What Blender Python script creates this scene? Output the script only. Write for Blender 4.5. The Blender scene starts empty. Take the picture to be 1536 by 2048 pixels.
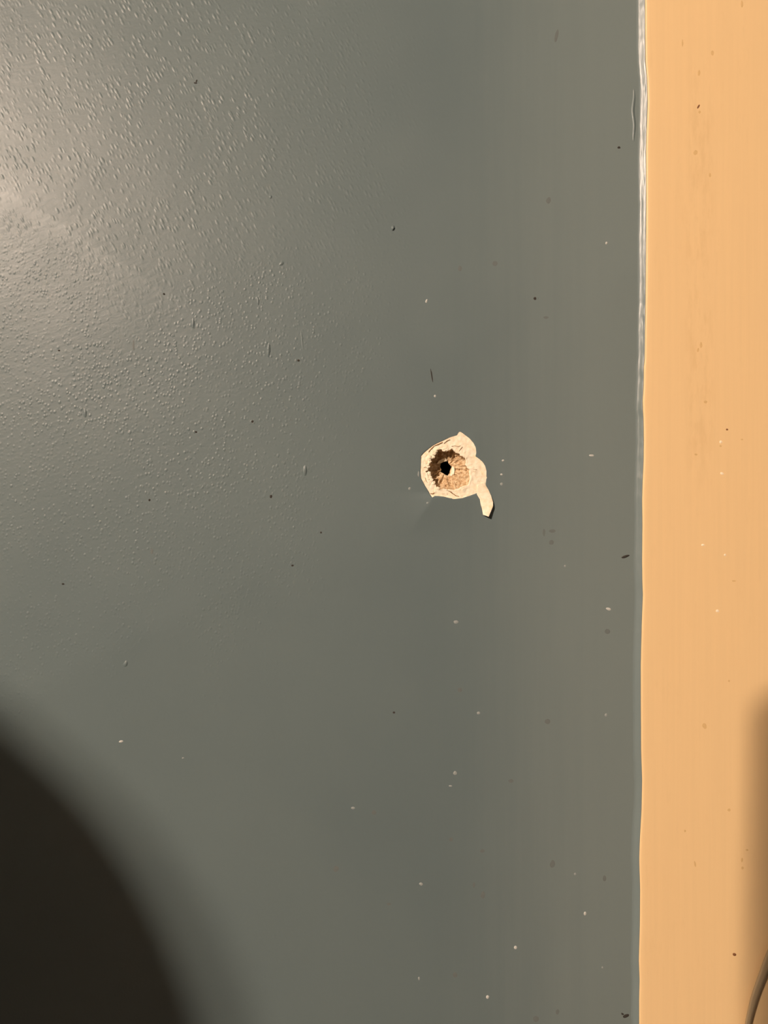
import bpy, bmesh, math, random
from mathutils import Vector, noise, Matrix

random.seed(7)
scene = bpy.context.scene
COL = scene.collection

# ------------------------------------------------------------------ camera, light, exposure
S = 0.00019          # metres per photograph pixel on the wall plane
Z0 = 1.42            # height of the lens above the floor
CAM_D = 0.2810       # lens to wall
cam_data = bpy.data.cameras.new('camera')
cam_data.sensor_fit = 'VERTICAL'
cam_data.sensor_height = 36.0
cam_data.lens = 18.0 / ((1024 * S) / CAM_D)
cam_data.clip_start = 0.005
cam = bpy.data.objects.new('camera', cam_data)
COL.objects.link(cam)
cam.location = (0, -CAM_D, Z0)
cam.rotation_euler = (math.radians(90), 0, 0)
scene.camera = cam

world = bpy.data.worlds.new('dim_room')
scene.world = world
world.use_nodes = True
bg = world.node_tree.nodes['Background']
bg.inputs['Color'].default_value = (0.45, 0.75, 1.0, 1)
bg.inputs['Strength'].default_value = 0.036

LAMP = Vector((-1.95, -2.5, Z0 + 1.53))      # between the two bulbs
BULB_R = 0.034
BULB_POWER = (1.0, 0.72)                      # right bulb, left bulb
BULB_EMIT = 9100.0
LAMP_COLOR = (1.0, 0.78, 0.62)

vs = scene.view_settings
vs.view_transform = 'Standard'
vs.look = 'None'
vs.exposure = 0.0
vs.gamma = 1.0
vs.use_curve_mapping = False


# ------------------------------------------------------------------ helpers
def P(u, v, h=0.0):
    """a place measured on the photograph -> the point h metres proud of the wall"""
    k = 1 - h / CAM_D
    dz = (1024 - v) * S
    lim = max(-0.25, min(0.25, dz))
    return Vector(((u - 768) * S * k, -h, Z0 + dz - lim * (1 - k)))


def link(name, bm, mat, parent=None, smooth=True):
    me = bpy.data.meshes.new(name)
    bm.normal_update()
    bm.to_mesh(me)
    bm.free()
    for m in (mat if isinstance(mat, (list, tuple)) else [mat]):
        me.materials.append(m)
    if smooth:
        me.polygons.foreach_set('use_smooth', [True] * len(me.polygons))
    o = bpy.data.objects.new(name, me)
    COL.objects.link(o)
    if parent is not None:
        o.parent = parent
    return o


def tag(o, label=None, cat=None, group=None, kind=None):
    if label: o['label'] = label
    if cat: o['category'] = cat
    if group: o['group'] = group
    if kind: o['kind'] = kind
    return o


def empty(name, loc=(0, 0, 0)):
    o = bpy.data.objects.new(name, None)
    o.location = loc
    COL.objects.link(o)
    return o


class Nodes:
    def __init__(self, name):
        self.m = bpy.data.materials.new(name)
        self.m.use_nodes = True
        self.t = self.m.node_tree
        self.b = self.t.nodes['Principled BSDF']
        self.co = self.new('ShaderNodeTexCoord').outputs['Object']

    def new(self, kind, **kw):
        n = self.t.nodes.new(kind)
        for k, v in kw.items():
            setattr(n, k, v)
        return n

    def put(self, sock, v):
        if hasattr(v, 'is_linked') or isinstance(v, bpy.types.NodeSocket):
            self.t.links.new(v, sock)
        else:
            sock.default_value = v

    def mapping(self, scale=(1, 1, 1), rot=(0, 0, 0), loc=(0, 0, 0)):
        n = self.new('ShaderNodeMapping')
        self.put(n.inputs['Vector'], self.co)
        if any(rot):                        # stretched along a turned axis
            n.vector_type = 'TEXTURE'
            scale = tuple(1 / c for c in scale)
        n.inputs['Scale'].default_value = scale
        n.inputs['Rotation'].default_value = rot
        n.inputs['Location'].default_value = loc
        return n.outputs[0]

    def noise(self, scale, detail=2.0, rough=0.5, vec=None, dist=0.0):
        n = self.new('ShaderNodeTexNoise')
        self.put(n.inputs['Vector'], vec if vec is not None else self.co)
        n.inputs['Scale'].default_value = scale
        n.inputs['Detail'].default_value = detail
        n.inputs['Roughness'].default_value = rough
        n.inputs['Distortion'].default_value = dist
        return n.outputs['Fac']

    def math(self, op, a, b=0.0, c=0.0, clamp=False):
        n = self.new('ShaderNodeMath', operation=op, use_clamp=clamp)
        self.put(n.inputs[0], a); self.put(n.inputs[1], b); self.put(n.inputs[2], c)
        return n.outputs[0]

    def ramp(self, v, a, b, c=0.0, d=1.0, smooth=True):
        n = self.new('ShaderNodeMapRange', interpolation_type='SMOOTHSTEP' if smooth else 'LINEAR')
        self.put(n.inputs['Value'], v)
        n.inputs['From Min'].default_value = a
        n.inputs['From Max'].default_value = b
        n.inputs['To Min'].default_value = c
        n.inputs['To Max'].default_value = d
        return n.outputs[0]

    def mix(self, f, a, b):
        n = self.new('ShaderNodeMix', data_type='RGBA')
        self.put(n.inputs[0], f)
        self.put(n.inputs[6], a if not isinstance(a, tuple) else (*a, 1))
        self.put(n.inputs[7], b if not isinstance(b, tuple) else (*b, 1))
        return n.outputs[2]

    def xyz(self):
        n = self.new('ShaderNodeSeparateXYZ')
        self.put(n.inputs[0], self.co)
        return n.outputs

    def bump(self, h, dist, strength=1.0, prev=None):
        n = self.new('ShaderNodeBump')
        self.put(n.inputs['Height'], h)
        n.inputs['Distance'].default_value = dist
        self.put(n.inputs['Strength'], strength)
        if prev is not None:
            self.put(n.inputs['Normal'], prev)
        return n.outputs[0]

    def done(self, color=None, rough=None, normal=None, spec=None):
        b = self.b
        if color is not None:
            self.put(b.inputs['Base Color'], color if not isinstance(color, tuple) else (*color, 1))
        if rough is not None: self.put(b.inputs['Roughness'], rough)
        if normal is not None: self.put(b.inputs['Normal'], normal)
        if spec is not None: self.put(b.inputs['Specular IOR Level'], spec)
        return self.m


def plain(name, color, rough=0.5, spec=0.5, var=0.12, scale=900.0):
    n = Nodes(name)
    f = n.noise(scale, 3)
    c2 = tuple(max(0, c * (1 - var)) for c in color)
    c1 = tuple(min(1, c * (1 + var)) for c in color)
    return n.done(n.mix(f, c2, c1), rough, None, spec)


# ------------------------------------------------------------------ materials
BLUE = (0.112, 0.151, 0.156)


def make_wall_paint():
    n = Nodes('blue_grey_wall_paint')
    x, y, z = n.xyz()
    # roller stipple: strong where the roller went, brushed smooth along the casing
    roll = n.ramp(x, -0.075, 0.045, 1.0, 0.10)
    wob = n.noise(14.0, 2)
    low = n.ramp(z, Z0 - 0.12, Z0 + 0.06, 0.30, 1.0)
    def dots(scale, rot, squash, big):
        vo = n.new('ShaderNodeTexVoronoi', feature='F1', distance='EUCLIDEAN')
        n.put(vo.inputs['Vector'], n.mapping((1, 1, squash), (0, rot, 0)))
        vo.inputs['Scale'].default_value = scale
        d = n.ramp(vo.outputs['Distance'], 0.06, big, 1.0, 0.0)
        sep = n.new('ShaderNodeSeparateColor')
        n.put(sep.inputs[0], vo.outputs['Color'])
        return n.math('MULTIPLY', d, n.math('POWER', sep.outputs[0], 1.15))
    flow = n.ramp(n.math('ADD', z, n.math('MULTIPLY', n.noise(16.0, 2), 0.13)), Z0 + 0.140, Z0 + 0.172)                    # rolled obliquely higher up
    d1 = dots(820.0, 0.15, 0.85, 0.58)
    d2 = dots(820.0, -0.50, 0.45, 0.62)
    dd = n.new('ShaderNodeMix', data_type='FLOAT')
    n.put(dd.inputs[0], flow); n.put(dd.inputs[2], n.math('MULTIPLY', d1, 1.2)); n.put(dd.inputs[3], d2)
    b = n.noise(420.0, 2.0, 0.5, n.mapping((0.6, 1, 1.5), (0, -0.35, 0)))
    patch = n.ramp(n.noise(42.0, 2), 0.32, 0.60, 0.5, 1.0)
    h = n.math('MULTIPLY', dd.outputs[0], patch)
    h = n.math('ADD', h, n.math('MULTIPLY', b, 0.55))
    k = n.math('MULTIPLY', roll, low)
    k = n.math('MULTIPLY', k, n.ramp(wob, 0.2, 0.8, 0.8, 1.15, False))
    nb = n.bump(h, 0.000115, k)
    # faint vertical brush drag near the casing
    brush = n.noise(1.0, 3, 0.6, n.mapping((900, 1, 16)))
    right = n.ramp(x, -0.01, 0.06, 0.0, 0.45)
    nb = n.bump(brush, 0.000035, right, nb)
    nb = n.bump(n.noise(26.0, 1), 0.0010, 0.35, nb)
    tint = n.noise(11.0, 3, 0.5)
    c = n.mix(n.ramp(tint, 0.35, 0.65), tuple(v * 0.965 for v in BLUE),
              (BLUE[0] * 1.045, BLUE[1] * 1.03, BLUE[2] * 1.015))
    # paler and warmer colour towards the casing, broken by vertical streaks
    pale_x = n.math('ADD', x, n.math('MULTIPLY', n.math('SUBTRACT', n.noise(1.0, 3, 0.6, n.mapping((210, 1, 7))), 0.5), 0.030))
    c = n.mix(n.ramp(pale_x, 0.018, 0.088), c, (BLUE[0] * 1.39, BLUE[1] * 1.29, BLUE[2] * 1.22))
    rough = n.ramp(n.noise(60.0, 3), 0.3, 0.7, 0.42, 0.46, False)
    return n.done(c, rough, nb, 0.34)


def make_bead_paint():
    n = Nodes('glossy_blue_edge_paint')
    streak = n.noise(1.0, 3, 0.6, n.mapping((700, 700, 45)))
    nb = n.bump(streak, 0.00016, 0.8)
    nb = n.bump(n.noise(420.0, 2), 0.00006, 0.6, nb)
    return n.done((BLUE[0] * 1.3, BLUE[1] * 1.24, BLUE[2] * 1.2), 0.37, nb, 0.50)


def make_cream():
    n = Nodes('cream_casing_paint')
    x, y, z = n.xyz()
    grain = n.noise(1.0, 4, 0.6, n.mapping((620, 620, 14)))
    fine = n.noise(1.0, 2, 0.5, n.mapping((1500, 1500, 90)))
    nb = n.bump(grain, 0.00006, 0.25)
    nb = n.bump(fine, 0.00003, 0.5, nb)
    base = (0.742, 0.530, 0.277)
    c = n.mix(n.ramp(grain, 0.30, 0.70), tuple(v * 0.985 for v in base), tuple(v * 1.01 for v in base))
    # a faint grubby vertical band (handling marks) down the board
    bx = n.math('ABSOLUTE', n.math('SUBTRACT', x, (1395 - 768) * S))
    band = n.ramp(bx, 0.002, 0.0075, 1.0, 0.0)
    bz = n.math('ABSOLUTE', n.math('SUBTRACT', z, Z0 + (1024 - 560) * S))
    band = n.math('MULTIPLY', band, n.ramp(bz, 0.05, 0.10, 1.0, 0.0))
    dirt = n.ramp(n.noise(1.0, 4, 0.65, n.mapping((330, 330, 90))), 0.42, 0.68)
    c = n.mix(n.math('MULTIPLY', n.math('MULTIPLY', band, dirt), 0.30), c, (0.58, 0.385, 0.18))
    sm = n.ramp(n.noise(1.0, 5, 0.65, n.mapping((260, 260, 60), (0, 0, 0), (3, 1, 2))), 0.56, 0.78)
    c = n.mix(n.math('MULTIPLY', sm, 0.16), c, (0.60, 0.41, 0.20))
    return n.done(c, 0.48, nb, 0.4)


def make_primer():
    n = Nodes('white_primer_plaster')
    f = n.noise(700.0, 4, 0.6)
    c = n.mix(n.ramp(f, 0.32, 0.62), (0.80, 0.69, 0.50), (0.88, 0.81, 0.64))
    yel = n.ramp(n.noise(420.0, 2, 0.5, n.mapping((1, 1, 1), (0, 0, 0), (.3, .2, .7))), 0.56, 0.74)
    c = n.mix(n.math('MULTIPLY', yel, 0.45), c, (0.80, 0.66, 0.34))
    nb = n.bump(n.noise(1300.0, 3), 0.00010, 0.5)
    return n.done(c, 0.8, nb, 0.2)


def make_sand():
    n = Nodes('sandy_plaster')
    f = n.noise(900.0, 4, 0.65)
    c = n.mix(n.ramp(f, 0.30, 0.66), (0.40, 0.235, 0.105), (0.71, 0.56, 0.36))
    g = n.ramp(n.noise(2300.0, 2), 0.62, 0.76)
    c = n.mix(n.math('MULTIPLY', g, 0.6), c, (0.86, 0.74, 0.52))
    nb = n.bump(n.noise(1500.0, 4, 0.65), 0.00040, 0.9)
    return n.done(c, 0.95, nb, 0.1)


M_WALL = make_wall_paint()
M_BEAD = make_bead_paint()
M_CREAM = make_cream()
M_PRIMER = make_primer()
M_SAND = make_sand()
M_BORE = plain('dark_bore_lining', (0.045, 0.028, 0.016), 0.95, 0.05)  # near-black colour inside the bore
M_EDGE = plain('paint_film_edge', (0.80, 0.74, 0.66), 0.7, 0.2)
M_WHITE = plain('white_paint_speck', (0.47, 0.48, 0.45), 0.6, 0.3)
M_PALE = plain('pale_grey_speck', (0.26, 0.29, 0.28), 0.6, 0.3)
M_DARK = plain('dark_dirt', (0.040, 0.037, 0.032), 0.8, 0.1)
M_SOFT = plain('faint_grey_dirt', (0.118, 0.138, 0.134), 0.6, 0.3)
M_BROWN = plain('brown_fly_speck', (0.20, 0.085, 0.035), 0.7, 0.2)
M_CRACK = plain('brown_crack', (0.36, 0.20, 0.09), 0.9, 0.1)
M_TAN = plain('tan_mark', (0.62, 0.41, 0.19), 0.6, 0.3)
M_LIGHTCREAM = plain('light_cream_speck', (0.86, 0.72, 0.52), 0.6, 0.3)
M_CORD = plain('grey_beige_cord_rubber', (0.34, 0.265, 0.158), 0.45, 0.5, 0.06, 300)
M_FLOOR = plain('brown_floor_boards', (0.09, 0.055, 0.033), 0.4, 0.4, 0.3, 6)
M_CEIL = plain('dark_timber_ceiling', (0.07, 0.045, 0.03), 0.9, 0.1, 0.03, 5)
M_BOUNCE_DOOR = plain('pale_bounce_door_paint', (0.62, 0.54, 0.42), 0.8, 0.2, 0.03, 6)  # for the unseen door added to bounce light
M_SKIN = plain('skin', (0.48, 0.27, 0.19), 0.5, 0.4, 0.06, 60)
M_SHIRT = plain('navy_cotton', (0.03, 0.045, 0.09), 0.9, 0.1, 0.2, 500)
M_JEANS = plain('dark_denim', (0.03, 0.04, 0.07), 0.9, 0.1, 0.25, 700)
M_HAIR = plain('dark_hair', (0.02, 0.013, 0.009), 0.55, 0.4, 0.3, 400)
M_BLACK = plain('black_glass_and_metal', (0.012, 0.012, 0.014), 0.25, 0.5)
M_BRASS = plain('dull_brass', (0.35, 0.24, 0.10), 0.4, 0.5)


def bulb_mat(name, strength):
    n = Nodes(name)
    n.b.inputs['Base Color'].default_value = (0.8, 0.8, 0.8, 1)
    n.b.inputs['Emission Color'].default_value = (*LAMP_COLOR, 1)
    n.b.inputs['Emission Strength'].default_value = strength
    return n.m


# ------------------------------------------------------------------ chip outline (photograph pixels)
def zpts(pts):
    return [(800 + a / 6.4, 840 + b / 6.4) for a, b in pts]


CHIP = zpts([(270, 460), (300, 425), (340, 392), (410, 335), (470, 300), (560, 260), (640, 222), (700, 203),
             (735, 193), (745, 155), (775, 150), (830, 190), (890, 235), (940, 295), (968, 350), (975, 420),
             (965, 465), (1010, 495), (1060, 540), (1090, 590), (1105, 650), (1105, 740), (1095, 830),
             (1050, 900), (970, 940), (900, 965), (800, 998), (700, 1010), (672, 1010), (664, 1000), (640, 1000),
             (560, 980), (490, 972), (440, 970), (415, 995), (385, 955), (370, 920), (320, 840), (270, 745),
             (262, 670), (268, 560)])
RIM = zpts([(430, 412), (480, 385), (520, 376), (560, 382), (600, 384), (632, 398), (660, 372), (690, 405),
            (726, 428), (770, 452), (830, 490), (842, 560), (862, 618), (886, 640), (880, 700), (892, 738),
            (880, 826), (800, 850), (740, 880), (660, 900), (610, 892), (560, 876), (490, 888), (455, 832),
            (425, 800), (385, 760), (358, 720), (372, 690), (330, 655), (365, 640), (362, 600), (392, 560),
            (386, 500), (425, 470), (418, 440)])
BORE = zpts([(520, 556), (545, 540), (580, 530), (612, 530), (622, 556), (662, 600), (642, 640), (632, 680),
             (610, 712), (580, 702), (552, 682), (516, 664), (530, 640), (514, 606)])
CEN = (800 + 588 / 6.4, 840 + 622 / 6.4)


def polar(poly, n, cen=CEN):
    """radius of the polygon seen from cen at n even angles"""
    out = []
    m = len(poly)
    for i in range(n):
        a = 2 * math.pi * i / n
        dx, dy = math.cos(a), math.sin(a)
        best = 0
        for j in range(m):
            x1, y1 = poly[j][0] - cen[0], poly[j][1] - cen[1]
            x2, y2 = poly[(j + 1) % m][0] - cen[0], poly[(j + 1) % m][1] - cen[1]
            den = dx * (y2 - y1) - dy * (x2 - x1)
            if abs(den) < 1e-9: continue
            t = (x1 * (y2 - y1) - y1 * (x2 - x1)) / den
            s = (x1 * dy - y1 * dx) / den
            if t > 0 and -1e-6 <= s <= 1 + 1e-6:
                best = max(best, t)
        out.append(best)
    return out


NA = 240
R_CHIP = polar(CHIP, NA)
R_RIM = polar(RIM, NA)
R_BORE = polar(BORE, NA)


def nz(x, y, z=0.0):
    return noise.noise(Vector((x, y, z)))


for i in range(NA):                         # break up the crater rim
    a = 2 * math.pi * i / NA
    R_RIM[i] += 2.0 * nz(math.cos(a) * 5.5, math.sin(a) * 5.5, 3.3) + 1.3 * nz(math.cos(a) * 14, math.sin(a) * 14, 6.1)


# ------------------------------------------------------------------ the wall
def seg_dist(px, py, ax, ay, bx, by):
    vx, vy = bx - ax, by - ay
    t = max(0, min(1, ((px - ax) * vx + (py - ay) * vy) / (vx * vx + vy * vy)))
    return math.hypot(px - ax - t * vx, py - ay - t * vy), t


def film_height(u, v):
    """the paint film is loose and buckled round the chip (metres)"""
    h = 0.0
    # crease running from the lower left corner of the chip; the film right of it slopes away
    dx = u - 846
    dy = v - 1030
    cx = 868 - (v - 993) * 0.66               # crease line x at this height
    if 985 < v < 1075:
        fade = max(0, min(1, (1075 - v) / 55.0)) * max(0, min(1, (v - 985) / 10.0))
        side = u - cx
        if side >= 0:
            h += 0.00062 * fade * max(0, 1 - side / 105.0)
        else:
            h += 0.00062 * fade * math.exp(-(-side / 40.0))
    d, t = seg_dist(u, v, 945, 872, 972, 945)
    h += 0.00012 * math.exp(-(d / 9.0) ** 2)
    return h


def build_wall():
    bm = bmesh.new()
    ulo, uhi, vlo, vhi = 730, 1075, 790, 1120
    rings = []
    edge_lo = []
    first = []
    for i in range(NA):
        a = 2 * math.pi * i / NA
        u, v = CEN[0] + R_CHIP[i] * math.cos(a), CEN[1] + R_CHIP[i] * math.sin(a)
        h = film_height(u, v)
        edge_lo.append(bm.verts.new(P(u, v, -0.00040)))
        first.append(bm.verts.new(P(u, v, h)))
    rings.append(first)
    steps = 26
    for k in range(1, steps + 1):
        t = (k / steps) ** 1.35
        r = []
        for i in range(NA):
            a = 2 * math.pi * i / NA
            c, s = math.cos(a), math.sin(a)
            rb = min(((uhi - CEN[0]) / c) if c > 1e-6 else ((ulo - CEN[0]) / c) if c < -1e-6 else 1e9,
                     ((vhi - CEN[1]) / s) if s > 1e-6 else ((vlo - CEN[1]) / s) if s < -1e-6 else 1e9)
            rr = R_CHIP[i] * (1 - t) + rb * t
            u, v = CEN[0] + rr * c, CEN[1] + rr * s
            fade = 1 - max(0, (t - 0.8) / 0.2)
            r.append(bm.verts.new(P(u, v, film_height(u, v) * fade)))
        rings.append(r)
    # out to the whole wall
    big = []
    X0, X1, ZA, ZB = -2.6, 1.6, 0.0, 3.1
    cx, cz = (CEN[0] - 768) * S, Z0 + (1024 - CEN[1]) * S
    for i in range(NA):
        a = 2 * math.pi * i / NA
        c, s = math.cos(a), -math.sin(a)
        rb = min(((X1 - cx) / c) if c > 1e-6 else ((X0 - cx) / c) if c < -1e-6 else 1e9,
                 ((ZB - cz) / s) if s > 1e-6 else ((ZA - cz) / s) if s < -1e-6 else 1e9)
        big.append(bm.verts.new((cx + rb * c, 0, cz + rb * s)))
    rings.append(big)
    # outward snapping of the four corners
    for cxn, czn in ((X0, ZA), (X0, ZB), (X1, ZA), (X1, ZB)):
        v = min(big, key=lambda q: (q.co.x - cxn) ** 2 + (q.co.z - czn) ** 2)
        v.co.x, v.co.z = cxn, czn
    back = [bm.verts.new((q.co.x, 0.14, q.co.z)) for q in big]
    for ra, rb in zip(rings, rings[1:]):
        for i in range(NA):
            j = (i + 1) % NA
            bm.faces.new((ra[i], ra[j], rb[j], rb[i]))
    for i in range(NA):
        j = (i + 1) % NA
        f = bm.faces.new((edge_lo[i], edge_lo[j], first[j], first[i])); f.material_index = 1
        bm.faces.new((big[i], big[j], back[j], back[i]))
    bm.faces.new(list(reversed(back)))
    bmesh.ops.recalc_face_normals(bm, faces=bm.faces)
    # faces towards the room must look to -Y
    for f in bm.faces:
        if abs(f.normal.y) > 0.9 and f.calc_center_median().y < 0.01 and f.normal.y > 0:
            f.normal_flip()
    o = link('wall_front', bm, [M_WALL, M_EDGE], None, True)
    me = o.data
    for p in me.polygons:
        if p.material_index == 1 or p.center.y > 0.02:
            p.use_smooth = False
    return tag(o, 'blue-grey semi-gloss painted wall with a ragged chipped drill hole', None, None, 'structure')


wall = build_wall()


# ------------------------------------------------------------------ primer ring, crater, bore
def build_primer():
    bm = bmesh.new()
    rings = []
    K = 22
    for k in range(K + 1):
        t = k / K                                   # 0 at crater rim, 1 under the paint film
        r = []
        for i in range(NA):
            a = 2 * math.pi * i / NA
            rr = R_RIM[i] * (1 - t) + (R_CHIP[i] + 1.0) * t
            u, v = CEN[0] + rr * math.cos(a), CEN[1] + rr * math.sin(a)
            h = -0.00004 - 0.00006 * t + 0.00010 * max(0, math.cos(a))
            near = math.exp(-t * 3.2)
            left = max(0.0, -math.cos(a))
            crumb = max(0.0, -math.cos(a - 0.25)) ** 0.6 if -math.cos(a - 0.25) > 0 else 0
            h += near * (0.00016 + 0.00040 * crumb) * (nz(u * 0.42, v * 0.42, 3.1) + 0.25)
            h += 0.00012 * nz(u * 0.17, v * 0.17, 8.0) + 0.00005 * nz(u * 0.5, v * 0.5, 2.0)
            # flaking sheets: stepped terraces round the crater
            st = nz(u * 0.085, v * 0.085, 1.7) + 0.4 * nz(u * 0.3, v * 0.3, 5.5)
            h += 0.00012 * (1 if st > 0.16 else 0) * (1 - t) * 1.3
            if k == 0:
                h -= 0.00035
            r.append(bm.verts.new(P(u, v, h)))
        rings.append(r)
    for ra, rb in zip(rings, rings[1:]):
        for i in range(NA):
            j = (i + 1) % NA
            bm.faces.new((ra[i], rb[i], rb[j], ra[j]))
    for f in bm.faces:
        f.normal_update()
        if f.normal.y > 0: f.normal_flip()
    o = link('primer_patch', bm, M_PRIMER, wall, True)
    o['label'] = 'bare white scalloped patch around the drill hole'
    return o


primer = build_primer()


def crater_depth(t, a):
    """t 0 at the bore, 1 at the rim; a = image angle (0 right, pi/2 down)"""
    steep = 0.5 - 0.5 * math.cos(a - math.radians(28))       # 1 towards the upper left
    steep = steep ** 0.8
    full = 0.0050
    q = 1 - t                                               # 0 at rim
    lin = q ** 0.85
    wallish = 1 - math.exp(-q * 7.5)
    wallish /= (1 - math.exp(-7.5))
    d = full * ((1 - steep) * (0.72 * lin + 0.10 * min(1, q * 14)) + steep * (0.92 * wallish))
    return d


def build_crater():
    bm = bmesh.new()
    K = 34
    rings = []
    for k in range(K + 1):
        t = k / K
        r = []
        for i in range(NA):
            a = 2 * math.pi * i / NA
            rr = R_BORE[i] * (1 - t) + (R_RIM[i] + 0.4) * t
            u, v = CEN[0] + rr * math.cos(a), CEN[1] + rr * math.sin(a)
            d = crater_depth(t, a) + 0.00035
            amp = min(1, t * 6) * min(1, (1 - t) * 5)
            rad = nz(math.cos(a) * 6.0, math.sin(a) * 6.0, t * 1.3)            # radial gouges
            d += amp * (0.00075 * rad + 0.00050 * nz(u * 0.16, v * 0.16, 2.2) + 0.00022 * nz(u * 0.55, v * 0.55, 9.4))
            r.append(bm.verts.new(P(u, v, -d)))
        rings.append(r)
    for ra, rb in zip(rings, rings[1:]):
        for i in range(NA):
            j = (i + 1) % NA
            bm.faces.new((ra[i], rb[i], rb[j], ra[j]))
    for f in bm.faces:
        f.normal_update()
        if f.normal.y > 0: f.normal_flip()
    o = link('crater', bm, M_SAND, wall, True)
    o['label'] = 'ragged sandy brown crater in the plaster'
    bm = bmesh.new()
    rings = []
    for k in range(9):
        r = []
        for i in range(0, NA, 4):
            a = 2 * math.pi * i / NA
            d0 = crater_depth(0, a) + 0.00035
            f = 1 if k < 3 else 0.86
            rr = R_BORE[i] * f * (1.06 if k == 0 else 1) + (0.5 * nz(i * .3, k) if k else 0)
            r.append(bm.verts.new(P(CEN[0] + rr * math.cos(a), CEN[1] + rr * math.sin(a), -(d0 - 0.0001 + k * 0.0055))))
        rings.append(r)
    n = len(rings[0])
    for ra, rb in zip(rings, rings[1:]):
        for i in range(n):
            j = (i + 1) % n
            bm.faces.new((ra[i], ra[j], rb[j], rb[i]))
    bm.faces.new(rings[-1])
    bmesh.ops.recalc_face_normals(bm, faces=bm.faces)
    bmesh.ops.reverse_faces(bm, faces=bm.faces)
    o = link('drill_bore', bm, M_BORE, wall, True)
    o['label'] = 'round black drill bore at the crater bottom'


build_crater()


def crumb(name, u, v, h, size, mat, flat=0.6, seed=0):
    bm = bmesh.new()
    bmesh.ops.create_icosphere(bm, subdivisions=2, radius=1.0)
    for q in bm.verts:
        d = q.co.copy()
        k = 1 + 0.55 * noise.noise(d * 1.6 + Vector((seed * 3.1, seed, 0)))
        q.co = Vector((d.x * k * size[0] * S, d.y * k * flat * min(size) * S, d.z * k * size[1] * S))
    rot = Matrix.Rotation(size[2] if len(size) > 2 else 0, 3, 'Y')
    c = P(u, v, h)
    for q in bm.verts:
        q.co = rot @ q.co + c
    return link(name, bm, mat, wall, False)


# crumbly left rim
rr = random.Random(3)
for k in range(34):
    a = math.radians(rr.uniform(108, 292))
    i = int(a / (2 * math.pi) * NA) % NA
    q = R_RIM[i] + rr.uniform(-2.6, 3.0)
    s = rr.uniform(1.6, 3.8)
    crumb('plaster_crumb', CEN[0] + q * math.cos(a), CEN[1] + q * math.sin(a), rr.uniform(-0.0002, 0.0002),
          (s, s * rr.uniform(0.7, 1.5), rr.uniform(0, 3)), M_PRIMER, 0.7, k)
for k in range(26):
    a = math.radians(rr.uniform(-60, 110))
    i = int((a % (2 * math.pi)) / (2 * math.pi) * NA) % NA
    t = rr.uniform(0.35, 0.92)
    q = R_BORE[i] * (1 - t) + R_RIM[i] * t
    s = rr.uniform(0.7, 1.7)
    crumb('sand_crumb', CEN[0] + q * math.cos(a), CEN[1] + q * math.sin(a), -crater_depth(t, a % (2 * math.pi)) - 0.0002,
          (s, s * rr.uniform(0.7, 1.6), rr.uniform(0, 3)), M_SAND, 0.7, 90 + k)


def flake(name, pts, depth, thick, mat, lift=None):
    """a small thin broken sheet; pts in zoom pixels, depth per point"""
    bm = bmesh.new()
    z = zpts(pts)
    top = [bm.verts.new(P(u, v, -d)) for (u, v), d in zip(z, depth)]
    bot = [bm.verts.new(P(u, v, -d - thick)) for (u, v), d in zip(z, depth)]
    n = len(top)
    bm.faces.new(top)
    bm.faces.new(list(reversed(bot)))
    for i in range(n):
        j = (i + 1) % n
        bm.faces.new((top[i], bot[i], bot[j], top[j]))
    bmesh.ops.recalc_face_normals(bm, faces=bm.faces)
    return link(name, bm, mat, wall, False)


flake('plaster_flake', [(668, 585), (690, 600), (700, 640), (690, 690), (660, 715), (636, 712), (645, 680), (660, 640)],
      [.0036, .0034, .0033, .0034, .0038, .0041, .0042, .0041], 0.0006, M_PRIMER)
flake('plaster_flake', [(470, 560), (500, 520), (540, 500), (590, 492), (600, 525), (560, 535), (520, 555)],
      [.0040, .0037, .0036, .0036, .0041, .0043, .0043], 0.0005, M_PRIMER)


def crack(pts, w):
    """a narrow open crack in the white patch, a dark raised-edge sliver following pts (zoom pixels)"""
    z = zpts(pts)
    bm = bmesh.new()
    rows = []
    n = len(z)
    for k, (u, v) in enumerate(z):
        a, b = z[max(k - 1, 0)], z[min(k + 1, n - 1)]
        l = math.hypot(b[0] - a[0], b[1] - a[1]) or 1
        nx, ny = -(b[1] - a[1]) / l, (b[0] - a[0]) / l
        ww = w * (0.35 + 0.65 * math.sin(math.pi * (k + 0.5) / n))
        rows.append([bm.verts.new(P(u + nx * ww * q, v + ny * ww * q, h)) for q, h in ((-1, 0.00005), (0, 0.00026), (1, 0.00005))])
    for ra, rb in zip(rows, rows[1:]):
        for i in range(2):
            bm.faces.new((ra[i], rb[i], rb[i + 1], ra[i + 1]))
    for f in bm.faces:
        f.normal_update()
        if f.normal.y > 0: f.normal_flip()
    return link('plaster_crack', bm, M_CRACK, wall, False)


for pts, w in (([(365, 410), (395, 375), (420, 350), (440, 328)], 0.9), ([(445, 330), (490, 312), (545, 285)], 1.0),
               ([(660, 336), (700, 330), (745, 338), (775, 330)], 0.8), ([(755, 400), (775, 372), (798, 345)], 0.7),
               ([(750, 470), (790, 468), (830, 462)], 0.8), ([(650, 915), (680, 945), (715, 970), (755, 978)], 0.8),
               ([(600, 900), (640, 915), (668, 945)], 0.6), ([(935, 632), (985, 636)], 0.5), ([(560, 300), (600, 268), (640, 250)], 0.5),
               ([(390, 940), (420, 945), (440, 930)], 0.9), ([(935, 655), (955, 662), (975, 650)], 0.45),
               ([(320, 735), (330, 770), (350, 800)], 0.5), ([(305, 610), (325, 600), (345, 612)], 0.5)):
    crack(pts, w)


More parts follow.
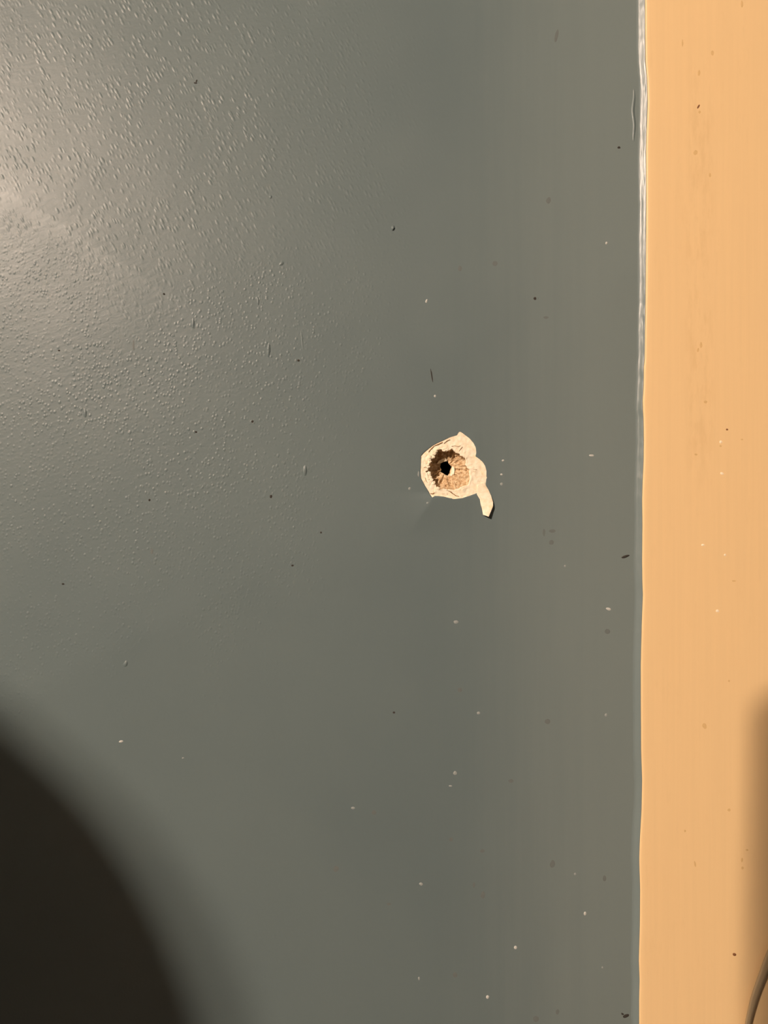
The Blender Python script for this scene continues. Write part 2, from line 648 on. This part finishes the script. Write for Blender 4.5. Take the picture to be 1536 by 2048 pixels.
# ------------------------------------------------------------------ the curled strip hanging off the chip
def build_tail():
    Lz = zpts([(985, 830), (978, 900), (985, 955), (1022, 1015), (1032, 1080), (1048, 1130), (1062, 1212)])
    Rz = zpts([(1090, 800), (1105, 850), (1132, 892), (1165, 968), (1190, 1050), (1190, 1105), (1135, 1238)])

    def samp(poly, t):
        x = t * (len(poly) - 1)
        i = min(int(x), len(poly) - 2)
        f = x - i
        return poly[i][0] * (1 - f) + poly[i + 1][0] * f, poly[i][1] * (1 - f) + poly[i + 1][1] * f
    bm = bmesh.new()
    NL, NW = 26, 8
    top, bot = [], []
    for k in range(NL + 1):
        t = k / NL
        a, b = samp(Lz, t), samp(Rz, t)
        rt, rbm = [], []
        for w in range(NW + 1):
            s = w / NW
            u, v = a[0] * (1 - s) + b[0] * s, a[1] * (1 - s) + b[1] * s
            lift = 0.00012 + 0.00150 * max(0, (t - 0.25) / 0.75) ** 1.5 * (0.55 + 0.45 * s)
            h = lift + 0.00007 * nz(u * 0.4, v * 0.4, 4) - 0.00018 * (abs(2 * s - 1) ** 3)
            rt.append(bm.verts.new(P(u, v, h + 0.00020)))
            rbm.append(bm.verts.new(P(u, v, h - 0.00010 if t > 0.3 else -0.0003)))
        top.append(rt); bot.append(rbm)
    for k in range(NL):
        for w in range(NW):
            bm.faces.new((top[k][w], top[k + 1][w], top[k + 1][w + 1], top[k][w + 1]))
            f = bm.faces.new((bot[k][w], bot[k][w + 1], bot[k + 1][w + 1], bot[k + 1][w])); f.material_index = 1
        bm.faces.new((top[k][0], bot[k][0], bot[k + 1][0], top[k + 1][0]))
        bm.faces.new((top[k][NW], top[k + 1][NW], bot[k + 1][NW], bot[k][NW]))
    for w in range(NW):
        bm.faces.new((top[NL][w], bot[NL][w], bot[NL][w + 1], top[NL][w + 1]))
        bm.faces.new((top[0][w], top[0][w + 1], bot[0][w + 1], bot[0][w]))
    bmesh.ops.recalc_face_normals(bm, faces=bm.faces)
    o = link('paint_curl', bm, [M_PRIMER, M_WALL], wall, False)
    o['label'] = 'curled white paint strip lifting off below the hole'


build_tail()


# ------------------------------------------------------------------ specks, blisters and flecks on the wall
def speck(name, u, v, w, h, rot, mat, parent, proud=0.00012, base=0.0, seed=0, n=14):
    """a flat irregular dab, w x h photograph pixels"""
    bm = bmesh.new()
    c, s = math.cos(rot), math.sin(rot)
    top = bm.verts.new(P(u, v, base + proud))
    rows = []
    for f, hh in ((0.6, 0.85), (1.0, -0.05)):
        r = []
        for i in range(n):
            a = 2 * math.pi * i / n
            k = 1 + 0.22 * nz(math.cos(a) * 1.3 + seed * 5.7, math.sin(a) * 1.3, seed)
            x, y = math.cos(a) * w / 2 * f * k, math.sin(a) * h / 2 * f * k
            r.append(bm.verts.new(P(u + x * c - y * s, v + x * s + y * c, base + proud * hh)))
        rows.append(r)
    for i in range(n):
        j = (i + 1) % n
        bm.faces.new((top, rows[0][i], rows[0][j]))
        bm.faces.new((rows[0][i], rows[1][i], rows[1][j], rows[0][j]))
    bmesh.ops.recalc_face_normals(bm, faces=bm.faces)
    for f in bm.faces:
        if f.normal.y > 0.3: f.normal_flip()
    return link(name, bm, mat, parent, True)


WHITE_SPECKS = [(870, 792, 4.5, 5, 0), (1183, 911, 10, 4.5, 0.05), (1006, 921, 5, 4, -0.4), (1003, 949, 5, 4, 0.2),
                (1217, 1218, 10, 5.5, 0.3), (242, 1483, 9, 4.5, -0.2), (1031, 1895, 6.5, 7, 0), (975, 1994, 6.5, 7, 0),
                (853, 602, 4, 8, 0.3), (1170, 1827, 5, 8, 0.1), (1213, 486, 4.5, 5.5, 0.3), (1282, 668, 8, 4, -0.2)]
PALE_SPECKS = [(1003, 968, 6, 6, 0), (819, 977, 5, 6, 0.4), (912, 1244, 10, 7, 0), (957, 1426, 7, 6, 0),
               (1130, 1132, 4, 5, 0), (910, 1546, 8, 8, 0), (901, 1572, 7, 4, 0), (1150, 1748, 5, 5, 0),
               (838, 1957, 4, 7, 0), (366, 1516, 5, 3, -0.3), (1212, 1430, 5, 7, 0.2), (842, 1768, 8, 6, 0.4),
               (706, 1616, 8, 5, 0), (1205, 1935, 4, 4, 0), (837, 948, 3, 12, 0), (855, 1006, 5, 4, 0)]
DARK_SPECKS = [(391, 166, 7, 3, 0.1), (393, 162, 3, 6, 0.3), (328, 588, 5, 4, 0.5), (597, 721, 5, 4.5, 0.3),
               (505, 843, 5, 5, 0), (642, 1065, 4, 4, 0), (126, 1168, 6, 3.5, 0), (299, 1000, 4, 5, 0),
               (788, 1425, 5, 4, 0), (585, 1131, 5, 4, 0), (1070, 597, 6, 6, 0), (542, 993, 5, 7, 0),
               (1238, 295, 6, 4.5, 0), (1252, 2032, 13, 7, -0.35), (1245, 2028, 6, 4, 0.6), (392, 864, 5, 4, 0.4),
               (118, 701, 5, 3, 0)]
SOFT_SPECKS = [(990, 527, 11, 10, 0), (920, 537, 8, 11, 0), (1092, 635, 11, 5, 0), (1097, 401, 9, 13, 0.2),
               (304, 1103, 5, 11, 0), (1113, 72, 7, 26, 0.2), (1088, 1065, 5, 15, 0), (1105, 1062, 13, 7, 0),
               (1103, 1085, 9, 10, 0), (1095, 1443, 11, 11, 0.3), (1215, 1263, 11, 10, 0), (748, 1625, 9, 9, 0),
               (672, 1738, 10, 13, 0.3), (966, 1790, 9, 14, 0), (948, 1770, 5, 11, 0.1), (965, 1702, 9, 7, 0),
               (1022, 1562, 11, 7, 0), (1105, 1728, 10, 16, 0.2), (1115, 2024, 7, 11, 0.1), (1072, 2038, 12, 12, 0),
               (267, 690, 4, 22, 0), (778, 1808, 9, 5, 0), (920, 1380, 9, 9, 0), (1209, 1757, 7, 12, 0),
               (902, 1679, 8, 8, 0), (910, 1950, 9, 11, 0)]
BLISTERS = [(537, 700, 9, 30, 0.04, .00032), (610, 941, 9, 24, 0.05, .00034), (386, 646, 8, 22, 0.05, .00030),
            (516, 602, 6, 18, 0.0, .00022), (251, 1328, 9, 14, 0.3, .00026), (786, 456, 8, 11, 0.2, .00050),
            (541, 394, 6, 8, 0, .0002), (170, 826, 8, 20, 0.0, .00022), (563, 527, 12, 8, -0.7, .0002),
            (604, 680, 4, 44, -0.1, .00012), (1075, 596, 5, 5, 0, .0001)]
for k, (u, v, w, h, r) in enumerate(WHITE_SPECKS):
    speck('paint_speck', u, v, w, h, r, M_WHITE, wall, 0.00016, 0.00001, k)
for k, (u, v, w, h, r) in enumerate(PALE_SPECKS):
    speck('pale_speck', u, v, w, h, r, M_PALE, wall, 0.00012, film_height(u, v), k + 30)
for k, (u, v, w, h, r) in enumerate(DARK_SPECKS):
    speck('dirt_speck', u, v, w, h, r, M_DARK, wall, 0.00010, 0.00001, k + 60)
for k, (u, v, w, h, r) in enumerate(SOFT_SPECKS):
    speck('faint_spot', u, v, w, h, r, M_SOFT, wall, 0.00003, 0.00001, k + 90)
for k, (u, v, w, h, r, p) in enumerate(BLISTERS):
    speck('paint_blister', u, v, w, h, r, M_WALL, wall, p, -0.00002, k + 120, 18)
o = speck('dark_fleck', 1251, 1113, 17, 5, -0.33, M_DARK, wall, 0.00030, 0.00001, 200)
o['label'] = 'small black fleck stuck near the cream casing'
o = speck('hair_scratch', 863.5, 751, 2.6, 27, -0.17, M_DARK, wall, 0.00006, 0.00001, 201)
o['label'] = 'thin dark hairline scratch above the hole'


# ------------------------------------------------------------------ casing board with its wavy paint line
EDGE = [(-200, 1290), (0, 1290), (60, 1290.2), (122, 1291), (160, 1294), (205, 1295.2), (250, 1293.5), (300, 1292),
        (350, 1292.3), (400, 1292.3), (500, 1291.8), (540, 1291.6), (600, 1291), (660, 1290), (700, 1289.5),
        (718, 1289.2), (735, 1287.4), (760, 1287.4), (780, 1286.6), (800, 1285.2), (820, 1285.6), (840, 1286.8),
        (880, 1287.4), (920, 1287), (960, 1285.2), (1000, 1284), (1050, 1284.6), (1120, 1284), (1160, 1284.4),
        (1190, 1285.4), (1250, 1283.2), (1330, 1281.3), (1400, 1281.5), (1500, 1282), (1560, 1284), (1620, 1282.8),
        (1660, 1280.5), (1690, 1279), (1720, 1278.3), (1780, 1280), (1850, 1279.4), (1920, 1277.4), (1960, 1279),
        (2000, 1278), (2048, 1278), (2250, 1276)]
PROUD = 0.0018


def edge_u(v):
    if v <= EDGE[0][0]: return EDGE[0][1]
    for (v1, u1), (v2, u2) in zip(EDGE, EDGE[1:]):
        if v1 <= v <= v2:
            t = (v - v1) / (v2 - v1)
            return u1 + (u2 - u1) * t
    return EDGE[-1][1]


def build_trim():
    zs = [0.0, 0.6, 1.0]
    vlist = [1024 + (Z0 - z) / S for z in zs]
    v = 2300.0
    while v > -260:
        vlist.append(v)
        v -= 6.0
    vlist += [1024 + (Z0 - z) / S for z in (1.8, 2.2, 3.1)]
    right_u = 768 + 0.215 / S
    # ---- cream board: rounded arris, front face, right side
    bm = bmesh.new()
    rows = []
    for v in vlist:
        e = edge_u(v) - 1.0                 # board starts just under the blue edge paint
        w = 0.35 * nz(v * 0.02, 1.2) + 0.25 * nz(v * 0.09, 4.4)
        prof = [(e + 2.5, 0.0000), (e + 1.0, PROUD * 0.70), (e + 1.7 + w, PROUD * 0.82), (e + 3.6 + w, PROUD * 0.925),
                (e + 6.5, PROUD * 0.975), (e + 11, PROUD * 0.995), (e + 22, PROUD), (e + 60, PROUD), (e + 140, PROUD),
                (right_u - 12, PROUD), (right_u - 4, PROUD * 0.9), (right_u, PROUD * 0.6), (right_u, 0.0)]
        rows.append([bm.verts.new(P(u, v, h)) for u, h in prof])
    for ra, rb in zip(rows, rows[1:]):
        for i in range(len(ra) - 1):
            bm.faces.new((ra[i], ra[i + 1], rb[i + 1], rb[i]))
    bm.faces.new(rows[0]); bm.faces.new(list(reversed(rows[-1])))
    bmesh.ops.recalc_face_normals(bm, faces=bm.faces)
    o = link('trim_1', bm, M_CREAM, None, True)
    tag(o, 'flat cream painted door casing board beside the blue-grey wall', None, None, 'structure')
    # ---- blue paint filled into the angle between wall and board
    bm = bmesh.new()
    rows = []
    for v in vlist:
        e = edge_u(v)
        wide = 12.0 + 1.3 * nz(v * 0.013, 7.7) + 0.9 * nz(v * 0.05, 2.0)
        if v > 600: wide = wide * 0.9
        rip = 0.10 * nz(v * 0.06, 3.3) + 0.06 * nz(v * 0.2, 8.8)
        prof = [(e - wide - 7, -0.00005), (e - wide - 3, PROUD * 0.035), (e - wide, PROUD * 0.12),
                (e - wide * 0.72, PROUD * (0.32 + rip * 0.5)), (e - wide * 0.45, PROUD * (0.52 + rip)),
                (e - wide * 0.22, PROUD * (0.67 + rip * 0.6)), (e - 0.8, PROUD * 0.775), (e, PROUD * 0.80),
                (e + 0.35, PROUD * 0.74)]
        rows.append([bm.verts.new(P(u, v, h)) for u, h in prof])
    for ra, rb in zip(rows, rows[1:]):
        for i in range(len(ra) - 1):
            bm.faces.new((ra[i], ra[i + 1], rb[i + 1], rb[i]))
    for f in bm.faces:
        f.normal_update()
        if f.normal.y > 0: f.normal_flip()
    b = link('caulk_bead', bm, M_BEAD, wall, True)
    b['label'] = 'glossy blue paint bead along the cream casing'
    return o


trim = build_trim()


def ridge(name, path, w, proud, mat, parent):
    bm = bmesh.new()
    rows = []
    n = len(path)
    for k, (u, v) in enumerate(path):
        f = math.sin(math.pi * k / (n - 1)) ** 0.6
        rows.append([bm.verts.new(P(u + dx * w * (0.25 + 0.75 * f), v, proud * hh * f - 0.00002))
                     for dx, hh in ((-1, 0), (-0.6, 0.6), (-0.1, 1.0), (0.45, 0.6), (1, 0))])
    for ra, rb in zip(rows, rows[1:]):
        for i in range(4):
            bm.faces.new((ra[i], rb[i], rb[i + 1], ra[i + 1]))
    for f in bm.faces:
        f.normal_update()
        if f.normal.y > 0: f.normal_flip()
    return link(name, bm, mat, parent, True)


path = [(1267.5 + 1.3 * math.sin(k * 0.5) - 1.2 * math.sin(k / 24 * math.pi) + 0.06 * k, 178 + k * 4.6) for k in range(24)]
ridge('paint_ridge', path, 4.0, 0.00050, M_BEAD, wall)

CREAM_MARKS = [(1397, 213, 3.6, 9.5, 0.55, M_BROWN), (1399, 224, 5, 6, 0.3, M_TAN), (1454, 859, 4.5, 4, 0, M_BROWN),
               (1392, 909, 6, 4, 0.2, M_TAN), (1441, 892, 4.5, 4, 0, M_TAN), (1484, 879, 5, 3, 0, M_TAN),
               (1444, 947, 8, 5, 0.4, M_LIGHTCREAM), (1442, 884, 6, 6, 0, M_LIGHTCREAM), (1406, 1090, 7, 5, 0, M_LIGHTCREAM),
               (1450, 1110, 5, 5, 0, M_LIGHTCREAM), (1435, 1222, 7, 6, 0.2, M_LIGHTCREAM), (1458, 1362, 4, 4, 0, M_TAN),
               (1469, 1909, 8, 6, 0.5, M_BROWN), (1485, 1736, 5, 6, 0.3, M_TAN), (1484, 1720, 4, 9, 0.1, M_TAN),
               (1494, 1700, 5, 4, 0, M_TAN), (1390, 1728, 3.5, 12, -0.2, M_TAN), (1411, 804, 7, 6, 0, M_TAN),
               (1398, 146, 5, 12, 0.1, M_TAN), (1425, 106, 6, 10, 0, M_TAN), (1484, 8, 5, 14, 0, M_TAN),
               (1420, 350, 4, 9, 0, M_TAN), (1391, 305, 8, 10, 0.2, M_TAN), (1468, 1162, 8, 3, 0, M_TAN),
               (1365, 86, 3, 14, 0, M_TAN), (1458, 1620, 6, 6, 0.3, M_TAN), (1370, 1662, 4, 5, 0, M_TAN),
               (1409, 1452, 8, 12, -0.4, M_TAN), (1402, 690, 5, 12, 0, M_TAN), (1396, 700, 4, 8, 0.2, M_TAN)]
for k, (u, v, w, h, r, m) in enumerate(CREAM_MARKS):
    speck('light_speck' if m is M_LIGHTCREAM else 'fly_speck' if m is M_BROWN else 'scuff_mark',
          u, v, w, h, r, m, trim, 0.00012 if m is not M_TAN else 0.00003, PROUD + (0.00001), k + 300)


# ------------------------------------------------------------------ flat twin cord hanging at lower right
def build_cord():
    ctr = [(1768, -6500), (1772, -3000), (1766, -500), (1770, 700), (1762, 1250), (1738, 1500), (1695, 1670), (1640, 1760), (1600, 1800), (1566, 1850), (1543, 1904), (1527, 1947), (1511, 1990), (1502, 2022), (1496, 2050),
           (1490, 2100), (1486, 2200), (1490, 2400), (1500, 2800), (1496, 3400), (1500, 4600), (1500, 6000), (1500, 8300)]
    rad = [9.5, 9.5, 9.5, 9.5, 9.5, 9.5, 9.5, 9.5, 9.5, 9.3, 9.3, 9.2, 8.3, 7.2, 6.4, 6.2, 6.2, 6.2, 6.2, 6.2, 6.2, 6.2, 6.2]

    def cat(p0, p1, p2, p3, t):
        return 0.5 * ((2 * p1) + (-p0 + p2) * t + (2 * p0 - 5 * p1 + 4 * p2 - p3) * t * t + (-p0 + 3 * p1 - 3 * p2 + p3) * t ** 3)
    pts = []
    for i in range(len(ctr) - 1):
        i0, i3 = max(i - 1, 0), min(i + 2, len(ctr) - 1)
        for k in range(10):
            t = k / 10
            pts.append((cat(ctr[i0][0], ctr[i][0], ctr[i + 1][0], ctr[i3][0], t),
                        cat(ctr[i0][1], ctr[i][1], ctr[i + 1][1], ctr[i3][1], t), rad[i] * (1 - t) + rad[i + 1] * t))
    pts.append((*ctr[-1], rad[-1]))
    bm = bmesh.new()
    rows = []
    NS = 20
    for k, (u, v, r) in enumerate(pts):
        a, b = pts[max(k - 1, 0)], pts[min(k + 1, len(pts) - 1)]
        tx, ty = b[0] - a[0], b[1] - a[1]
        l = math.hypot(tx, ty)
        nx, ny = -ty / l, tx / l
        row = []
        rad_d = 6.6
        for i in range(NS):
            an = 2 * math.pi * i / NS
            groove = 1 - 0.13 * math.exp(-((math.cos(an)) / 0.22) ** 2)
            x = math.cos(an) * r
            hgt = math.sin(an) * rad_d * groove
            row.append(bm.verts.new(P(u + nx * x, v + ny * x, PROUD + (rad_d + 0.8 + hgt) * S)))
        rows.append(row)
    for ra, rb in zip(rows, rows[1:]):
        for i in range(NS):
            j = (i + 1) % NS
            bm.faces.new((ra[i], ra[j], rb[j], rb[i]))
    bm.faces.new(rows[0]); bm.faces.new(list(reversed(rows[-1])))
    bmesh.ops.recalc_face_normals(bm, faces=bm.faces)
    o = link('power_cord', bm, M_CORD, None, True)
    return tag(o, 'thin grey-beige flat cord curving down the cream casing', 'cord')


build_cord()

# ------------------------------------------------------------------ floor and ceiling of the room
def slab(name, x0, x1, y0, y1, z0, z1, mat):
    bm = bmesh.new()
    bmesh.ops.create_cube(bm, size=1)
    for q in bm.verts:
        q.co = Vector(((x0 + x1) / 2 + q.co.x * (x1 - x0), (y0 + y1) / 2 + q.co.y * (y1 - y0), (z0 + z1) / 2 + q.co.z * (z1 - z0)))
    return tag(link(name, bm, mat, None, False), None, None, None, 'structure')


slab('floor', -2.6, 1.6, -4.2, 0.14, -0.1, 0.0, M_FLOOR)
slab('ceiling', -2.6, 1.6, -4.2, 0.14, 3.1, 3.2, M_CEIL)


def build_bounce_door():
    """added pale door leaf, unseen at right, reflecting lamp light onto the wall by the casing"""
    bm = bmesh.new()
    def box(x0, x1, y0, y1, z0, z1):
        m = Matrix.Translation(((x0 + x1) / 2, (y0 + y1) / 2, (z0 + z1) / 2)) @ Matrix.Diagonal((x1 - x0, y1 - y0, z1 - z0, 1))
        bmesh.ops.create_cube(bm, size=1, matrix=m)
    box(0.46, 0.49, -1.62, -0.82, 0.004, 2.05)
    for z0, z1 in ((0.004, 0.24), (0.92, 1.06), (1.93, 2.05)):
        box(0.452, 0.461, -1.62, -0.82, z0, z1)
    for y0, y1 in ((-1.62, -1.50), (-0.94, -0.82)):
        box(0.452, 0.4605, y0, y1, 0.004, 2.05)
    o = tag(link('bounce_door_1', bm, M_BOUNCE_DOOR, None, False), 'added pale panelled door, unseen, reflecting lamp light onto the wall', None, None, 'structure')
    bm = bmesh.new()
    lathe(bm, [(0.006, 0.0), (0.010, 0.018), (0.024, 0.028), (0.028, 0.042), (0.020, 0.055), (0.004, 0.058)], 0, 0, 20)
    bm.transform(Matrix.Translation((0.452, -1.56, 0.99)) @ Matrix.Rotation(math.radians(-90), 4, 'Y'))
    link('bounce_door_knob', bm, M_BRASS, o)



# ------------------------------------------------------------------ two-bulb ceiling lamp (outside the frame, it lights the wall)
def lathe(bm, prof, cx, cy, n=28, cap=True):
    rows = []
    for r, z in prof:
        rows.append([bm.verts.new((cx + r * math.cos(2 * math.pi * i / n), cy + r * math.sin(2 * math.pi * i / n), z)) for i in range(n)])
    for ra, rb in zip(rows, rows[1:]):
        for i in range(n):
            j = (i + 1) % n
            bm.faces.new((ra[i], ra[j], rb[j], rb[i]))
    if cap:
        bm.faces.new(rows[0]); bm.faces.new(list(reversed(rows[-1])))


build_bounce_door()
lamp = empty('ceiling_lamp', (LAMP.x, LAMP.y, 3.1))
tag(lamp, 'two-bulb brass ceiling lamp that lights the wall', 'lamp')
inv = Matrix.Translation(-lamp.location)
bm = bmesh.new()
lathe(bm, [(0.075, 3.1), (0.078, 3.092), (0.06, 3.075), (0.02, 3.07)], LAMP.x, LAMP.y)
bm.transform(inv)
link('canopy', bm, M_BRASS, lamp)
SEP = 0.041
for k, sx in enumerate((1, -1)):
    x = LAMP.x + sx * SEP
    bm = bmesh.new()
    lathe(bm, [(0.016, 3.085), (0.017, LAMP.z + 0.048), (0.014, LAMP.z + 0.036)], x, LAMP.y, 20)
    bm.transform(inv)
    link('socket', bm, M_BRASS, lamp)
    bm = bmesh.new()
    prof = [(0.012, LAMP.z + 0.046)]
    for q in range(1, 13):
        a = math.radians(28 + (180 - 28) * q / 12.5)
        prof.append((max(0.002, BULB_R * math.sin(a)), LAMP.z + BULB_R * math.cos(a)))
    lathe(bm, prof, x, LAMP.y, 20)
    bmesh.ops.recalc_face_normals(bm, faces=bm.faces)
    bm.transform(inv)
    link('bulb', bm, bulb_mat('lit_bulb_%s' % 'ab'[k], BULB_EMIT * BULB_POWER[k]), lamp)


# ------------------------------------------------------------------ the photographer and the phone (outside the frame, they shade the wall)
HEAD = Vector((-0.5168, -0.45, Z0 + 0.1205))


def skinned(name, verts, edges, radii, mats, parent=None, levels=2, paint=None):
    bm = bmesh.new()
    lay = bm.verts.layers.skin.verify()
    vv = []
    for i, (co, r) in enumerate(zip(verts, radii)):
        q = bm.verts.new(co)
        q[lay].radius = r if isinstance(r, tuple) else (r, r)
        q[lay].use_root = (i == 0)
        vv.append(q)
    for a, b in edges:
        bm.edges.new((vv[a], vv[b]))
    me = bpy.data.meshes.new(name)
    bm.to_mesh(me); bm.free()
    o = bpy.data.objects.new(name, me)
    COL.objects.link(o)
    m = o.modifiers.new('skin', 'SKIN'); m.use_smooth_shade = True; m.branch_smoothing = 0.6
    s = o.modifiers.new('sub', 'SUBSURF'); s.levels = levels; s.render_levels = levels
    dg = bpy.context.evaluated_depsgraph_get()
    me2 = bpy.data.meshes.new_from_object(o.evaluated_get(dg))
    o.modifiers.clear()
    o.data = me2
    me2.name = name
    me2.materials.clear()
    for mt in mats: me2.materials.append(mt)
    for p in me2.polygons:
        p.use_smooth = True
        p.material_index = paint(p.center) if paint else 0
    if parent: o.parent = parent
    return o


def build_person():
    hx, hy, hz = HEAD
    V, E, R = [], [], []

    def add(co, r, frm=None):
        V.append(co); R.append(r)
        if frm is not None: E.append((frm, len(V) - 1))
        return len(V) - 1
    bx, by = hx - 0.01, hy - 0.045
    pel = add((bx, by, 0.86), (0.150, 0.105))
    wai = add((bx, by + 0.005, 1.03), (0.128, 0.092), pel)
    che = add((bx, by, 1.19), (0.145, 0.105), wai)
    col = add((bx, by, 1.31), (0.085, 0.070), che)
    nk = add((hx, hy - 0.025, 1.385), 0.046, col)
    jaw = add((hx, hy + 0.012, 1.435), (0.056, 0.064), nk)
    mid = add((hx, hy, HEAD.z), (0.074, 0.086), jaw)
    top = add((hx, hy - 0.008, HEAD.z + 0.075), (0.058, 0.070), mid)
    hand_at = (-0.077, -0.340, Z0 - 0.056)
    for sx in (1, -1):
        sh = add((bx + sx * 0.165, by, 1.285), 0.052, col)
        if sx == 1:
            el = add((bx + 0.235, by + 0.04, 1.045), 0.040, sh)
            fo = add((bx + 0.30, by + 0.09, 1.15), 0.037, el)
            wr = add((hand_at[0] - 0.02, hand_at[1] - 0.02, hand_at[2] - 0.075), 0.024, fo)
            pa = add((hand_at[0], hand_at[1] - 0.006, hand_at[2] - 0.02), (0.034, 0.016), wr)
            # four fingers laid across the phone's back edge and a thumb
            for f, (dx, ln) in enumerate(((-0.028, .9), (-0.010, 1.0), (0.009, .95), (0.026, .78))):
                a = add((hand_at[0] + dx, hand_at[1] + 0.000, hand_at[2] + 0.016), 0.0090, pa)
                b = add((hand_at[0] + dx * 1.05, hand_at[1] + 0.008, hand_at[2] + 0.016 + 0.030 * ln), 0.0084, a)
                add((hand_at[0] + dx * 1.05, hand_at[1] + 0.016, hand_at[2] + 0.016 + 0.052 * ln), 0.0076, b)
            a = add((hand_at[0] + 0.040, hand_at[1] + 0.004, hand_at[2] - 0.012), 0.0105, pa)
            add((hand_at[0] + 0.054, hand_at[1] + 0.012, hand_at[2] + 0.014), 0.0090, a)
        else:
            el = add((bx - 0.215, by - 0.01, 1.03), 0.040, sh)
            wr = add((bx - 0.215, by + 0.04, 0.81), 0.026, el)
            pa = add((bx - 0.212, by + 0.05, 0.735), (0.018, 0.036), wr)
            for f, (dy, ln) in enumerate(((0.028, .9), (0.010, 1.0), (-0.009, .95), (-0.027, .78))):
                a = add((bx - 0.210, by + 0.05 + dy, 0.700), 0.0090, pa)
                b = add((bx - 0.204, by + 0.053 + dy, 0.700 - 0.035 * ln), 0.0083, a)
                add((bx - 0.192, by + 0.053 + dy, 0.700 - 0.060 * ln), 0.0075, b)
            a = add((bx - 0.200, by + 0.085, 0.755), 0.0100, pa)
            add((bx - 0.190, by + 0.105, 0.722), 0.0085, a)
    for sx in (1, -1):
        hp = add((bx + sx * 0.088, by, 0.80), 0.092, pel)
        kn = add((bx + sx * 0.098, by + 0.02, 0.455), 0.060, hp)
        ca = add((bx + sx * 0.102, by - 0.01, 0.30), 0.056, kn)
        an = add((bx + sx * 0.105, by - 0.02, 0.095), 0.038, ca)
        ba = add((bx + sx * 0.112, by + 0.09, 0.042), (0.042, 0.032), an)
        add((bx + sx * 0.118, by + 0.16, 0.032), (0.036, 0.024), ba)

    def paint(c):
        if c.z > 1.345: return 0
        if c.x > bx + 0.27 and c.z > 1.08 and c.y > by + 0.07: return 0
        if c.x < bx - 0.188 and c.z < 0.80 and c.z > 0.6: return 0
        if c.z < 0.92 and abs(c.x - bx) < 0.21: return 2
        return 1
    p = skinned('person', V, E, R, [M_SKIN, M_SHIRT, M_JEANS], None, 2, paint)
    tag(p, 'person in navy top beside the camera holding a phone up', 'person')
    # face and hair
    bm = bmesh.new()
    bmesh.ops.create_uvsphere(bm, u_segments=40, v_segments=28, radius=1)
    for q in list(bm.verts):
        d = q.co.copy()
        q.co = Vector((HEAD.x + d.x * 0.087, HEAD.y - 0.012 + d.y * 0.098, HEAD.z + 0.010 + d.z * 0.101))
        k = 1 + 0.018 * noise.noise(d * 4)
        q.co = HEAD + (q.co - HEAD) * k
    kill = [f for f in bm.faces if f.calc_center_median().y > HEAD.y + 0.045 and f.calc_center_median().z < HEAD.z + 0.055]
    bmesh.ops.delete(bm, geom=kill, context='FACES')
    link('hair', bm, M_HAIR, p)
    for sx in (1, -1):
        bm = bmesh.new()
        bmesh.ops.create_uvsphere(bm, u_segments=12, v_segments=8, radius=0.0115,
                                  matrix=Matrix.Translation((HEAD.x + sx * 0.031, HEAD.y + 0.078, HEAD.z - 0.004)))
        link('eye', bm, M_BLACK, p)
    bm = bmesh.new()
    bmesh.ops.create_cone(bm, segments=12, radius1=0.016, radius2=0.004, depth=0.044, cap_ends=True,
                          matrix=Matrix.Translation((HEAD.x, HEAD.y + 0.090, HEAD.z - 0.028)) @ Matrix.Rotation(math.radians(-18), 4, 'X'))
    link('nose', bm, M_SKIN, p)
    bm = bmesh.new()
    bmesh.ops.create_uvsphere(bm, u_segments=16, v_segments=8, radius=1,
                              matrix=Matrix.Translation((HEAD.x, HEAD.y + 0.070, HEAD.z - 0.062)) @ Matrix.Diagonal((0.024, 0.010, 0.007, 1)))
    link('mouth', bm, plain('lips', (0.40, 0.14, 0.12)), p)
    for sx in (1, -1):
        bm = bmesh.new()
        bmesh.ops.create_uvsphere(bm, u_segments=14, v_segments=10, radius=1,
                                  matrix=Matrix.Translation((HEAD.x + sx * 0.082, HEAD.y + 0.004, HEAD.z - 0.012)) @ Matrix.Diagonal((0.007, 0.016, 0.030, 1)))
        link('ear', bm, M_SKIN, p)


build_person()


def build_phone():
    root = empty("smartphone", (-0.0672, -CAM_D - 0.020, Z0 + 0.046))
    root.rotation_euler = (0, math.radians(1.2), 0)
    tag(root, 'dark smartphone held upright in the person\'s right hand', 'phone')

    def plate(w, h, r, y0, y1):
        bm = bmesh.new()
        out = []
        for cx, cz, a0 in ((w / 2 - r, h / 2 - r, 0), (-w / 2 + r, h / 2 - r, 90), (-w / 2 + r, -h / 2 + r, 180), (w / 2 - r, -h / 2 + r, 270)):
            for k in range(9):
                a = math.radians(a0 + k * 90 / 8)
                out.append((cx + r * math.cos(a), cz + r * math.sin(a)))
        f = [bm.verts.new((x, y0, z)) for x, z in out]
        b = [bm.verts.new((x, y1, z)) for x, z in out]
        n = len(out)
        bm.faces.new(f); bm.faces.new(list(reversed(b)))
        for i in range(n):
            j = (i + 1) % n
            bm.faces.new((f[i], b[i], b[j], f[j]))
        bmesh.ops.recalc_face_normals(bm, faces=bm.faces)
        return bm
    link('phone_body', plate(0.076, 0.152, 0.012, -0.004, 0.004), M_BLACK, root, False)
    link('screen', plate(0.070, 0.146, 0.010, -0.0043, -0.0039), M_BLACK, root, False)
    link('camera_bump', plate(0.020, 0.034, 0.009, 0.0035, 0.0065), M_BLACK, root, False).location = (0.024, 0, -0.018)


build_phone()
